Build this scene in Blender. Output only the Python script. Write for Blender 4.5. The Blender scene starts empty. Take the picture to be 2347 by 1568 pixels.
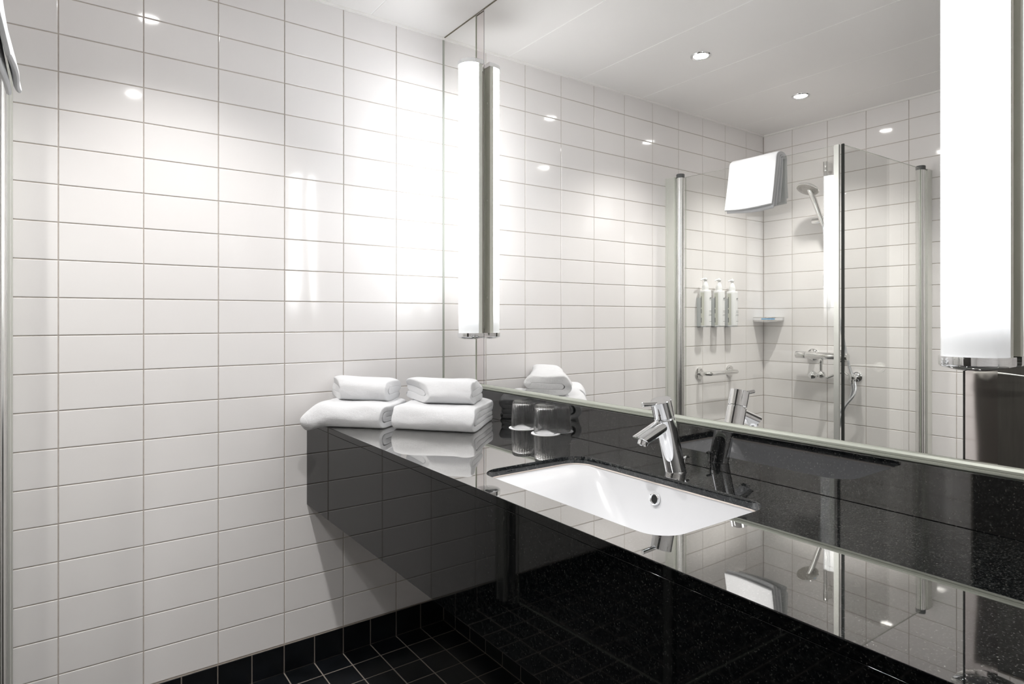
import bpy, bmesh, math, random
from mathutils import Vector, Matrix, noise
random.seed(7)
S = bpy.context.scene
COL = S.collection
PI = math.pi

# ------------------------------------------------------------------ camera
F_PX, YAW = 1417.15, 0.6298
CAM = (-1.1908, -2.0837, 1.164)
cd = bpy.data.cameras.new('camera')
cd.sensor_fit = 'HORIZONTAL'; cd.sensor_width = 36.0
cd.lens = F_PX / 2347 * 36.0
cd.shift_y = -(784 - 729.03) / 2347
cd.clip_start = 0.01
cam = bpy.data.objects.new('camera', cd); COL.objects.link(cam)
cam.location = CAM
cam.rotation_euler = (PI / 2, 0, -YAW)
S.camera = cam

# ------------------------------------------------------------------ world, exposure, sampling
wd = bpy.data.worlds.new('world'); S.world = wd; wd.use_nodes = True
wd.node_tree.nodes['Background'].inputs['Color'].default_value = (0.8, 0.85, 0.9, 1)
wd.node_tree.nodes['Background'].inputs['Strength'].default_value = 0.05
S.view_settings.view_transform = 'Standard'
S.view_settings.look = 'None'
S.view_settings.gamma = 1.0
S.view_settings.use_curve_mapping = False
S.view_settings.exposure = 1.27
cy = S.cycles
cy.use_denoising = True
cy.max_bounces = 20; cy.diffuse_bounces = 10; cy.glossy_bounces = 10
cy.transmission_bounces = 14; cy.transparent_max_bounces = 32
cy.sample_clamp_indirect = 15.0
cy.caustics_reflective = True; cy.caustics_refractive = True
cy.blur_glossy = 0.3

SCONCE_E = 5.4
SPOT_W = 21.0

# ------------------------------------------------------------------ room measures
W = 2.1717          # depth of room from mirror to the shower wall
YF = 2.60           # length
HC = 2.243          # ceiling
ZC = 0.826          # worktop
TW, TH = 0.2, 0.1025

# ------------------------------------------------------------------ materials
def mat(name, color=(.8, .8, .8), rough=.5, metal=0.0, **kw):
    m = bpy.data.materials.new(name); m.use_nodes = True
    b = m.node_tree.nodes['Principled BSDF']
    b.inputs['Base Color'].default_value = (*color, 1)
    b.inputs['Roughness'].default_value = rough
    b.inputs['Metallic'].default_value = metal
    for k, v in kw.items():
        b.inputs[k.replace('_', ' ')].default_value = v
    return m, m.node_tree, b

def N(nt, t, **kw):
    n = nt.nodes.new(t)
    for k, v in kw.items():
        setattr(n, k, v)
    return n

def bump(nt, b, height, strength=.2, dist=.001):
    n = N(nt, 'ShaderNodeBump')
    n.inputs['Strength'].default_value = strength
    n.inputs['Distance'].default_value = dist
    nt.links.new(height, n.inputs['Height'])
    nt.links.new(n.outputs['Normal'], b.inputs['Normal'])
    return n

def objcoord(nt, scale=(1, 1, 1)):
    c = N(nt, 'ShaderNodeTexCoord'); m = N(nt, 'ShaderNodeMapping')
    m.inputs['Scale'].default_value = scale
    nt.links.new(c.outputs['Object'], m.inputs['Vector'])
    return m.outputs['Vector']

def noise_tex(nt, vec, scale, detail=2, rough=.5):
    n = N(nt, 'ShaderNodeTexNoise')
    n.inputs['Scale'].default_value = scale
    n.inputs['Detail'].default_value = detail
    n.inputs['Roughness'].default_value = rough
    nt.links.new(vec, n.inputs['Vector'])
    return n

def ramp(nt, fac, stops):
    r = N(nt, 'ShaderNodeValToRGB')
    el = r.color_ramp.elements
    while len(el) < len(stops): el.new(.5)
    for e, (p, c) in zip(el, stops):
        e.position = p; e.color = (*c, 1) if len(c) == 3 else c
    nt.links.new(fac, r.inputs['Fac'])
    return r

# glazed wall tile: off white with a faint warm tint, gently wavy glaze
M_TILE, nt, b = mat('glazed_tile', (.80, .765, .745), .07, 0, IOR=1.55)
v = objcoord(nt, (5, 5, 1.6))
nz = noise_tex(nt, v, 1.6, 1.5)
bump(nt, b, nz.outputs['Fac'], .35, .0016)
n2 = noise_tex(nt, objcoord(nt, (1, 1, 1)), 3.1, 3)
r = ramp(nt, n2.outputs['Fac'], [(.3, (.845, .825, .815)), (.7, (.820, .797, .786))])
nt.links.new(r.outputs['Color'], b.inputs['Base Color'])

M_GROUT, nt, b = mat('grout', (.43, .39, .35), .85)
nz = noise_tex(nt, objcoord(nt), 60, 3)
r = ramp(nt, nz.outputs['Fac'], [(.3, (.54, .49, .445)), (.7, (.44, .395, .355))])
nt.links.new(r.outputs['Color'], b.inputs['Base Color'])

M_BTILE, nt, b = mat('black_floor_tile', (.006, .0075, .010), .34, 0)
nz = noise_tex(nt, objcoord(nt), 14, 4)
r = ramp(nt, nz.outputs['Fac'], [(.35, (.002, .0027, .0035)), (.75, (.006, .0075, .010))])
nt.links.new(r.outputs['Color'], b.inputs['Base Color'])
nz2 = noise_tex(nt, objcoord(nt), 90, 3)
bump(nt, b, nz2.outputs['Fac'], .25, .0008)
M_FGROUT, nt, b = mat('floor_grout', (.22, .19, .165), .9)

M_CEIL, nt, b = mat('ceiling_panel', (.905, .89, .875), .32, 0)
v = objcoord(nt, (1, .15, 1)); nz = noise_tex(nt, v, 90, 2)
bump(nt, b, nz.outputs['Fac'], .04, .0005)
M_CGAP, _, _ = mat('ceiling_joint', (.97, .97, .96), .7)
M_TRIM, _, _ = mat('white_trim', (.9, .89, .86), .3)

M_PLASTER, _, _ = mat('plaster', (.6, .58, .56), .8)

def granite(name, spec, base=.55, k=1.0, curve=False):
    m, nt, b = mat(name, (.01, .01, .011), .03, 0, IOR=1.55)
    b.inputs['Specular IOR Level'].default_value = spec
    v = objcoord(nt)
    fl = noise_tex(nt, v, 370, 1.5, .5)
    a = noise_tex(nt, v, 110, 5, .72)
    r1 = ramp(nt, a.outputs['Fac'], [(.44, tuple(c * k for c in (.0025, .0033, .004))), (.56, tuple(c * k for c in (.006, .007, .0075))), (.64, tuple(c * k for c in (.018, .020, .020))), (.75, tuple(c * k for c in (.07, .07, .065)))])
    r2 = ramp(nt, fl.outputs['Fac'], [(.60, (0, 0, 0)), (.66, (.09, .095, .09)), (.74, (.36, .35, .31))])
    mx = N(nt, 'ShaderNodeMix', data_type='RGBA', blend_type='ADD')
    mx.inputs['Factor'].default_value = base
    nt.links.new(r1.outputs['Color'], mx.inputs['A'])
    nt.links.new(r2.outputs['Color'], mx.inputs['B'])
    nt.links.new(mx.outputs['Result'], b.inputs['Base Color'])
    c = noise_tex(nt, v, 4, 3)
    bump(nt, b, c.outputs['Fac'], .04, .001)
    if curve:
        # polished stone: reflectance rises early toward grazing angles
        b.inputs['Specular IOR Level'].default_value = 0.0
        g = N(nt, 'ShaderNodeBsdfGlossy'); g.inputs['Roughness'].default_value = .015
        g.inputs['Color'].default_value = (1, .99, .975, 1)
        lw = N(nt, 'ShaderNodeLayerWeight'); lw.inputs['Blend'].default_value = .5
        pw = N(nt, 'ShaderNodeMath', operation='POWER'); pw.inputs[1].default_value = 1.6
        ma = N(nt, 'ShaderNodeMath', operation='MULTIPLY_ADD'); ma.inputs[1].default_value = .88; ma.inputs[2].default_value = .06
        nt.links.new(lw.outputs['Facing'], pw.inputs[0]); nt.links.new(pw.outputs[0], ma.inputs[0])
        ms = N(nt, 'ShaderNodeMixShader')
        nt.links.new(ma.outputs[0], ms.inputs['Fac'])
        nt.links.new(b.outputs[0], ms.inputs[1]); nt.links.new(g.outputs[0], ms.inputs[2])
        nt.links.new(ms.outputs[0], nt.nodes['Material Output'].inputs['Surface'])
    return m
M_GRAN_TOP = granite('granite_worktop', 1.0, .8, 1.5, True)
M_GRAN_SPL = granite('granite_splash', 1.25, .16, .5)
M_GRAN_CUT = granite('granite_cut_edge', .8, .3, 2.5)
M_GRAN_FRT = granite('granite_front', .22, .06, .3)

M_MIRROR, _, _ = mat('mirror_silver', (.945, .94, .925), .0, 1.0)
M_MEDGE, _, _ = mat('mirror_edge', (.62, .68, .55), .2, 0)
M_STRIP, nt, b = mat('polished_steel_strip', (.84, .80, .79), .04, 1.0)
nz = noise_tex(nt, objcoord(nt, (1, 1, .5)), 9, 1)
bump(nt, b, nz.outputs['Fac'], .10, .003)
M_CHROME, _, _ = mat('chrome', (.86, .87, .88), .035, 1.0)
M_CHROME_D, _, _ = mat('chrome_shower', (.80, .80, .79), .09, 1.0)
M_ALU, nt, b = mat('aluminium', (.84, .84, .82), .27, 1.0)
M_GEDGE, _, _ = mat('glass_edge', (.33, .36, .30), .12)
M_SATIN, _, _ = mat('satin_aluminium', (.78, .79, .74), .32, .6)
M_OLIVE, _, _ = mat('olive_bead', (.20, .18, .12), .5)
M_BACK, _, _ = mat('painted_metal', (.74, .75, .68), .35)
M_RAIL, nt, b = mat('mirror_rail', (.43, .45, .395), .38, .25)
M_SEAL, _, _ = mat('dark_seal', (.03, .033, .03), .45)
M_PLCAP, _, _ = mat('grey_plastic', (.12, .125, .125), .35)
M_PORC, _, _ = mat('porcelain', (.68, .685, .70), .24, 0, IOR=1.36)
M_CAULK, _, _ = mat('sealant', (.74, .66, .60), .6)
M_BLACK, _, _ = mat('black_hole', (.004, .004, .004), .6)
M_PAPER, _, _ = mat('paper', (.88, .88, .89), .7)
M_PLASTIC, _, _ = mat('white_plastic', (.86, .87, .87), .25)
M_BSIDE, _, _ = mat('translucent_side', (.66, .68, .60), .25)
M_BRACK, _, _ = mat('bracket_grey', (.50, .53, .54), .4, .3)
M_INK, _, _ = mat('ink', (.10, .11, .10), .6)
M_BLUE, _, _ = mat('blue_soap', (.18, .42, .68), .4)
M_NOZ, _, _ = mat('nozzle_plate', (.46, .44, .41), .35, .4)
M_HOSE, nt, b = mat('hose', (.72, .74, .77), .22, .8)
M_RUB, _, _ = mat('red_dot', (.12, .10, .10), .4)

M_DOOR, nt, b = mat('dark_door', (.045, .042, .037), .38)
nz = noise_tex(nt, objcoord(nt, (1, 6, .4)), 14, 4)
r = ramp(nt, nz.outputs['Fac'], [(.3, (.050, .047, .041)), (.7, (.038, .035, .031))])
nt.links.new(r.outputs['Color'], b.inputs['Base Color'])
M_FRAME, _, _ = mat('door_frame', (.09, .075, .065), .5)

# terry cloth
def terry(name, col, d=.0045):
    m, nt, b = mat(name, col, .95, 0)
    b.inputs['Sheen Weight'].default_value = .25
    v = objcoord(nt)
    a = noise_tex(nt, v, 640, 3, .75)
    c = noise_tex(nt, v, 70, 3, .6)
    ad = N(nt, 'ShaderNodeMath', operation='ADD')
    nt.links.new(a.outputs['Fac'], ad.inputs[0]); nt.links.new(c.outputs['Fac'], ad.inputs[1])
    bump(nt, b, ad.outputs[0], .75, d)
    return m
M_TERRY = terry('terry_cloth', (.885, .89, .905), .0036)
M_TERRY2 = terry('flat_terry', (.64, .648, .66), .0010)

# thin clear glass pane (slab with two faces): see-through plus a real fresnel reflection
def pane_mat():
    m = bpy.data.materials.new('clear_pane'); m.use_nodes = True
    nt = m.node_tree; nt.nodes.clear()
    o = N(nt, 'ShaderNodeOutputMaterial'); t = N(nt, 'ShaderNodeBsdfTransparent'); g = N(nt, 'ShaderNodeBsdfGlossy')
    t.inputs['Color'].default_value = (.982, .986, .976, 1)
    g.inputs['Roughness'].default_value = 0.0
    g.inputs['Color'].default_value = (1, 1, 1, 1)
    f = N(nt, 'ShaderNodeFresnel'); f.inputs['IOR'].default_value = 1.5
    # the back faces must use the same reflectance as the front ones
    ge = N(nt, 'ShaderNodeNewGeometry')
    mx = N(nt, 'ShaderNodeMix', data_type='FLOAT')
    mx.inputs['A'].default_value = 1.5; mx.inputs['B'].default_value = 1 / 1.5
    nt.links.new(ge.outputs['Backfacing'], mx.inputs['Factor'])
    nt.links.new(mx.outputs['Result'], f.inputs['IOR'])
    ms = N(nt, 'ShaderNodeMixShader')
    nt.links.new(f.outputs['Fac'], ms.inputs['Fac'])
    nt.links.new(t.outputs[0], ms.inputs[1]); nt.links.new(g.outputs[0], ms.inputs[2])
    nt.links.new(ms.outputs[0], o.inputs['Surface'])
    return m
M_PANE = pane_mat()

M_GLASS = bpy.data.materials.new('drinking_glass'); M_GLASS.use_nodes = True
b = M_GLASS.node_tree.nodes['Principled BSDF']
b.inputs['Transmission Weight'].default_value = 1.0
b.inputs['Roughness'].default_value = 0.0
b.inputs['IOR'].default_value = 1.33
b.inputs['Base Color'].default_value = (1, 1, 1, 1)
nt = M_GLASS.node_tree
tr_ = N(nt, 'ShaderNodeBsdfTransparent'); ms_ = N(nt, 'ShaderNodeMixShader'); ms_.inputs['Fac'].default_value = .72
nt.links.new(tr_.outputs[0], ms_.inputs[1]); nt.links.new(b.outputs[0], ms_.inputs[2])
nt.links.new(ms_.outputs[0], nt.nodes['Material Output'].inputs['Surface'])

def emit_mat(name, col, strength):
    m = bpy.data.materials.new(name); m.use_nodes = True
    b = m.node_tree.nodes['Principled BSDF']
    b.inputs['Base Color'].default_value = (.85, .87, .88, 1)
    b.inputs['Roughness'].default_value = .2
    b.inputs['Emission Color'].default_value = (*col, 1)
    b.inputs['Emission Strength'].default_value = strength
    return m
# the opal tube glows evenly and falls off over the last centimetres where the tube inside ends
M_OPAL = emit_mat('opal_diffuser', (.955, .975, 1.0), SCONCE_E)
nt = M_OPAL.node_tree; b = nt.nodes['Principled BSDF']
c = N(nt, 'ShaderNodeTexCoord'); sx = N(nt, 'ShaderNodeSeparateXYZ')
nt.links.new(c.outputs['Object'], sx.inputs[0])
mr = N(nt, 'ShaderNodeMapRange', interpolation_type='SMOOTHSTEP')
mr.inputs['From Min'].default_value = .03; mr.inputs['From Max'].default_value = .30
mr.inputs['To Min'].default_value = .12; mr.inputs['To Max'].default_value = SCONCE_E
nt.links.new(sx.outputs['Z'], mr.inputs['Value'])
nt.links.new(mr.outputs['Result'], b.inputs['Emission Strength'])
M_LED = emit_mat('led_disc', (1.0, .98, .96), 30.0)

# ------------------------------------------------------------------ mesh builder
class MB:
    def __init__(s): s.v = []; s.f = []; s.mi = []; s.sm = []
    def add(s, verts, faces, mi=0, smooth=False):
        o = len(s.v); s.v += [tuple(p) for p in verts]
        for f in faces:
            s.f.append(tuple(i + o for i in f)); s.mi.append(mi); s.sm.append(smooth)
        return s
    def box(s, x0, x1, y0, y1, z0, z1, mi=0, bv=0.0):
        if x0 > x1: x0, x1 = x1, x0
        if y0 > y1: y0, y1 = y1, y0
        if bv <= 0:
            vs = [(x, y, z) for z in (z0, z1) for y in (y0, y1) for x in (x0, x1)]
            fs = [(0, 2, 3, 1), (4, 5, 7, 6), (0, 1, 5, 4), (2, 6, 7, 3), (0, 4, 6, 2), (1, 3, 7, 5)]
            return s.add(vs, fs, mi)
        bm = bmesh.new(); bmesh.ops.create_cube(bm, size=1)
        for q in bm.verts:
            q.co = Vector(((x0 + x1) / 2 + q.co.x * (x1 - x0), (y0 + y1) / 2 + q.co.y * (y1 - y0), (z0 + z1) / 2 + q.co.z * (z1 - z0)))
        bmesh.ops.bevel(bm, geom=list(bm.edges), offset=bv, segments=3, affect='EDGES', profile=.5)
        big = [max(e.calc_length() for e in f.edges) > 4 * bv and f.calc_area() > 0.25 * min((x1 - x0) * (y1 - y0), (x1 - x0) * (z1 - z0), (y1 - y0) * (z1 - z0)) for f in bm.faces]
        k0 = len(s.f); s.bm(bm, mi, True)
        for i, g in enumerate(big): s.sm[k0 + i] = not g
        return s
    def bm(s, bm, mi=0, smooth=False, mx=None):
        bm.verts.ensure_lookup_table()
        idx = {q: i for i, q in enumerate(bm.verts)}
        s.add([(mx @ q.co if mx else q.co) for q in bm.verts], [[idx[q] for q in f.verts] for f in bm.faces], mi, smooth)
        bm.free(); return s
    def cyl(s, p0, p1, r0, r1=None, n=40, mi=0, cap=True, bv=0.0):
        """cylinder between two points, optionally with a rounded rim"""
        r1 = r0 if r1 is None else r1
        p0, p1 = Vector(p0), Vector(p1); L = (p1 - p0).length
        if bv > 0:
            prof = [(0, 0)] if cap else []
            for k in range(4):
                a = k / 3 * PI / 2
                prof.append((r0 - bv + bv * math.sin(a), bv - bv * math.cos(a)))
            for k in range(4):
                a = k / 3 * PI / 2
                prof.append((r1 - bv + bv * math.cos(a), L - bv + bv * math.sin(a)))
            if cap: prof.append((0, L))
        else:
            prof = ([(0, 0)] if cap else []) + [(r0, 0), (r1, L)] + ([(0, L)] if cap else [])
        return s.lathe(prof, p0, p1 - p0, n, mi)
    def lathe(s, prof, base, axis=(0, 0, 1), n=40, mi=0, fr=None, smooth=True):
        """prof: list of (r, h) along axis"""
        ax = Vector(axis).normalized(); q = ax.to_track_quat('Z', 'Y'); base = Vector(base)
        vs = []; rings = []
        for (r, h) in prof:
            if r < 1e-7:
                rings.append([len(vs)]); vs.append(base + q @ Vector((0, 0, h)))
            else:
                ring = []
                for k in range(n):
                    a = 2 * PI * k / n
                    rr = r if fr is None else fr(r, h, a)
                    ring.append(len(vs)); vs.append(base + q @ Vector((rr * math.cos(a), rr * math.sin(a), h)))
                rings.append(ring)
        fs = []
        for a, c in zip(rings, rings[1:]):
            for k in range(n):
                k2 = (k + 1) % n
                if len(a) == 1 and len(c) == 1: continue
                if len(a) == 1: fs.append((a[0], c[k2], c[k]))
                elif len(c) == 1: fs.append((a[k], a[k2], c[0]))
                else: fs.append((a[k], a[k2], c[k2], c[k]))
        return s.add(vs, fs, mi, smooth)
    def tube(s, pts, r, n=16, mi=0, caps=True, sx=1.0):
        pts = [Vector(p) for p in pts]; vs = []; fs = []
        t0 = (pts[1] - pts[0]).normalized()
        up = Vector((0, 0, 1)) if abs(t0.z) < .9 else Vector((1, 0, 0))
        nrm = (up - t0 * up.dot(t0)).normalized()
        for i, p in enumerate(pts):
            t = (pts[min(i + 1, len(pts) - 1)] - pts[max(i - 1, 0)]).normalized()
            nrm = (nrm - t * nrm.dot(t)).normalized(); bi = t.cross(nrm)
            rr = r[i] if isinstance(r, (list, tuple)) else r
            for k in range(n):
                a = 2 * PI * k / n
                vs.append(p + nrm * math.cos(a) * rr * sx + bi * math.sin(a) * rr)
        for i in range(len(pts) - 1):
            for k in range(n):
                k2 = (k + 1) % n
                fs.append((i * n + k, i * n + k2, (i + 1) * n + k2, (i + 1) * n + k))
        if caps:
            fs.append(tuple(range(n - 1, -1, -1))); fs.append(tuple((len(pts) - 1) * n + k for k in range(n)))
        return s.add(vs, fs, mi, True)
    def prism(s, outline, z0, z1, mi=0, smooth=False):
        """outline: list of (x, y), extruded along z"""
        n = len(outline)
        vs = [(x, y, z0) for x, y in outline] + [(x, y, z1) for x, y in outline]
        s.add(vs, [(k, (k + 1) % n, n + (k + 1) % n, n + k) for k in range(n)], mi, smooth)
        s.add(vs, [tuple(range(n - 1, -1, -1)), tuple(range(n, 2 * n))], mi, False)
        return s
    def build(s, name, mats, parent=None, origin=None, wn=False):
        if not isinstance(mats, (list, tuple)): mats = [mats]
        o0 = Vector(ORG[parent.name]) if parent is not None else Vector(origin or (0, 0, 0))
        me = bpy.data.meshes.new(name)
        me.from_pydata([tuple(Vector(p) - o0) for p in s.v], [], s.f)
        for m in mats: me.materials.append(m)
        me.polygons.foreach_set('material_index', s.mi)
        me.polygons.foreach_set('use_smooth', s.sm)
        bm = bmesh.new(); bm.from_mesh(me)
        bmesh.ops.remove_doubles(bm, verts=bm.verts, dist=1e-6)
        bmesh.ops.recalc_face_normals(bm, faces=bm.faces)
        for e in bm.edges:
            if len(e.link_faces) != 2 or e.calc_face_angle(9) > math.radians(38) or not (e.link_faces[0].smooth and e.link_faces[1].smooth):
                e.smooth = False
        bm.to_mesh(me); bm.free()
        o = bpy.data.objects.new(name, me); COL.objects.link(o)
        if parent is not None: o.parent = parent
        else: o.location = o0
        ORG[o.name] = tuple(o0)
        return o
ORG = {}
def tag(o, label, cat, group=None, kind=None):
    if label: o['label'] = label
    if cat: o['category'] = cat
    if group: o['group'] = group
    if kind: o['kind'] = kind
    return o
def thing(name, loc, label, cat, group=None):
    o = bpy.data.objects.new(name, None); COL.objects.link(o)
    o.empty_display_size = .05; o.location = loc; ORG[o.name] = tuple(loc)
    return tag(o, label, cat, group)
def struct(o, label=None, cat=None):
    o['kind'] = 'structure'
    if label: o['label'] = label
    if cat: o['category'] = cat
    return o
def copy_tree(o, parent=None):
    c = o.copy(); COL.objects.link(c); c.parent = parent
    for ch in list(o.children): copy_tree(ch, c)
    return c

# ------------------------------------------------------------------ tiled surfaces
def cuts(a, b, start, pitch):
    """joint lines between a and b, at start + k*pitch"""
    k = math.floor((a - start) / pitch) + 1; out = [a]
    while start + k * pitch < b - 1e-4:
        if start + k * pitch > a + 1e-4: out.append(start + k * pitch)
        k += 1
    return out + [b]
def tiles(mb, org, U, V, us, vs, gap=.0029, bw=.0016, bd=.0009, gd=.0016, tilt=.0013, mi=0):
    org, U, V = Vector(org), Vector(U), Vector(V); Nn = U.cross(V)
    rnd = random.Random(int(us[0] * 1000) + len(us) * 31)
    for j in range(len(vs) - 1):
        for i in range(len(us) - 1):
            u0, u1, v0, v1 = us[i] + gap / 2, us[i + 1] - gap / 2, vs[j] + gap / 2, vs[j + 1] - gap / 2
            if u1 - u0 < .004 or v1 - v0 < .004: continue
            ta, tb = rnd.gauss(0, tilt * .6), rnd.gauss(0, tilt * .6); uc, vc = (u0 + u1) / 2, (v0 + v1) / 2
            P = []
            for ins, dep in ((0, -gd), (0, -bd), (bw * .29, -bd * .29), (bw, 0)):
                for (u, w) in ((u0 + ins, v0 + ins), (u1 - ins, v0 + ins), (u1 - ins, v1 - ins), (u0 + ins, v1 - ins)):
                    d = dep + (ta * (u - uc) + tb * (w - vc) if dep > -gd else 0)
                    P.append(org + U * u + V * w + Nn * d)
            F = [(12, 13, 14, 15)]
            for k in range(3):
                for e in range(4):
                    e2 = (e + 1) % 4
                    F.append((k * 4 + e, k * 4 + e2, k * 4 + 4 + e2, k * 4 + 4 + e))
            mb.add(P, F, mi)
SK = .0915           # height of the black skirting, where the wall tiles start
vz = cuts(SK, HC, 2.1415, TH)
GD = .0016
# wall behind the worktop end (back wall, y = 0)
m = MB(); m.box(-W - .1, .1, GD, .12, 0, HC, 1)
tiles(m, (0, 0, 0), (1, 0, 0), (0, 0, 1), cuts(-W, 0, -.1976, TW), vz)
struct(m.build('wall_back', [M_TILE, M_GROUT]), 'white glazed tile wall with grey joints behind the towels', 'wall')
# shower wall opposite the mirror, with the doorway
DY0, DY1, DZ = -1.046, -1.93, 2.06
m = MB()
m.box(-W - .12, -W - GD, DY0, .12, 0, HC, 1)
m.box(-W - .12, -W - GD, -YF, DY1, 0, HC, 1)
m.box(-W - .12, -W - GD, DY1, DY0, DZ, HC, 1)
tiles(m, (-W, 0, 0), (0, 1, 0), (0, 0, 1), cuts(DY0, 0, -.178, TW), vz)
tiles(m, (-W, 0, 0), (0, 1, 0), (0, 0, 1), cuts(-YF, DY1, -.178, TW), vz)
tiles(m, (-W, 0, 0), (0, 1, 0), (0, 0, 1), cuts(DY1, DY0, -.178, TW), cuts(DZ, HC, 2.1415, TH))
struct(m.build('wall_left', [M_TILE, M_GROUT]), 'white tiled shower wall seen in the mirror', 'wall')
# wall carrying the mirror
m = MB(); m.box(.006, .12, -YF, .12, 0, HC, 1)
tiles(m, (.006 - GD, 0, 0), (0, -1, 0), (0, 0, 1), cuts(0, YF, .178, TW), cuts(SK, .52, 2.1415, TH))
struct(m.build('wall_right', [M_TILE, M_GROUT]), 'wall behind mirror and worktop', 'wall')
m = MB(); m.box(-W - .12, .12, -YF - .1, -YF - GD, 0, HC, 1)
tiles(m, (0, -YF, 0), (-1, 0, 0), (0, 0, 1), cuts(0, W, .1976, TW), vz)
struct(m.build('wall_front', [M_TILE, M_GROUT]), 'white tiled wall behind the viewer', 'wall')
# floor
m = MB(); m.box(-W - .12, .12, -YF - .1, .12, -.1, -.0012, 1)
tiles(m, (0, 0, 0), (1, 0, 0), (0, 1, 0), cuts(-W, 0, -.1005, .1), cuts(-YF, 0, -.092, .1014), gap=.004, bw=.002, bd=.0008, gd=.0012, tilt=.004)
struct(m.build('floor', [M_BTILE, M_FGROUT]), 'black square floor tiles with pale grout', 'floor')
# skirting
def skirt(name, org, U, us):
    m = MB(); Uv = Vector(U); Nn = Uv.cross(Vector((0, 0, 1))); o = Vector(org)
    a, c = o + Uv * us[0], o + Uv * us[-1]
    P = [a - Nn * GD, c - Nn * GD, c - Nn * .006, a - Nn * .006]
    P += [p + Vector((0, 0, SK - .001)) for p in P]
    m.add(P, [(0, 1, 5, 4), (1, 2, 6, 5), (2, 3, 7, 6), (3, 0, 4, 7), (4, 5, 6, 7), (0, 3, 2, 1)], 1)
    tiles(m, org, U, (0, 0, 1), us, [0, SK], gap=.0035, tilt=.003)
    return struct(m.build(name, [M_BTILE, M_FGROUT]), 'black tile skirting along the foot of the wall', 'skirting')
skirt('baseboard_back', (0, -.0062, 0), (1, 0, 0), cuts(-W + .006, -.002, -.1005, .1))
skirt('baseboard_left', (-W + .0062, 0, 0), (0, 1, 0), cuts(DY0, -.006, -.092, .1014))
skirt('baseboard_right', (-.002, 0, 0), (0, -1, 0), cuts(.006, YF, .092, .1014))
# ceiling: long white panels parallel to the mirror
m = MB(); m.box(-W - .12, .12, -YF - .1, .12, HC + .0010, HC + .1, 1)
xs = [-W, -1.902, -1.506, -1.108, -.705, -.3015, .006]
for a, c in zip(xs, xs[1:]): m.box(a + .0022, c - .0022, -YF, 0, HC, HC + .006, 0)
struct(m.build('ceiling', [M_CEIL, M_CGAP]), 'white ceiling of long panels', 'ceiling')
m = MB(); m.box(-W, -.0, -.011, -.0006, HC - .008, HC - .0003)
struct(m.build('trim_1', M_TRIM), 'thin white ceiling strip on the back wall', 'trim')
m = MB(); m.box(-W + .0006, -W + .011, -YF, -.011, HC - .008, HC - .0003)
struct(m.build('trim_2', M_TRIM), 'thin white ceiling strip on the shower wall', 'trim')
# door opposite the mirror
m = MB(); m.box(-W - .055, -W - .014, DY1 + .03, DY0 - .004, .008, DZ - .004)
dr = struct(m.build('door_1', M_DOOR, origin=(-W - .03, -1.49, 0)), 'dark brown flush door seen at the right edge of the mirror', 'door')
m = MB()
hy, hz, hx = -1.092, .912, -W - .014
m.lathe([(0, 0), (.026, 0), (.027, .002), (.025, .009), (.012, .011), (.009, .013), (.009, .042), (0, .044)], (hx, hy, hz), (1, 0, 0), 32)
pts = []; rad = []
for k in range(15):
    t = k / 14
    pts.append((hx + .042 - .008 * t * t, hy + .042 - .185 * t, hz + .008 + .004 * math.sin(t * PI) - .006 * t)); rad.append(.0105 - .0068 * t if t > .03 else .0075)
m.tube(pts, rad, 14, sx=.7)
m.build('handle', M_SATIN, dr)
m = MB()
m.box(-W - .09, -W - .004, DY1 + .0, DY1 + .03, 0, DZ)
m.box(-W - .09, -W - .060, DY1 + .03, DY0, 0, DZ)
struct(m.build('trim_3', M_FRAME), 'dark door frame', 'trim')

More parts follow.
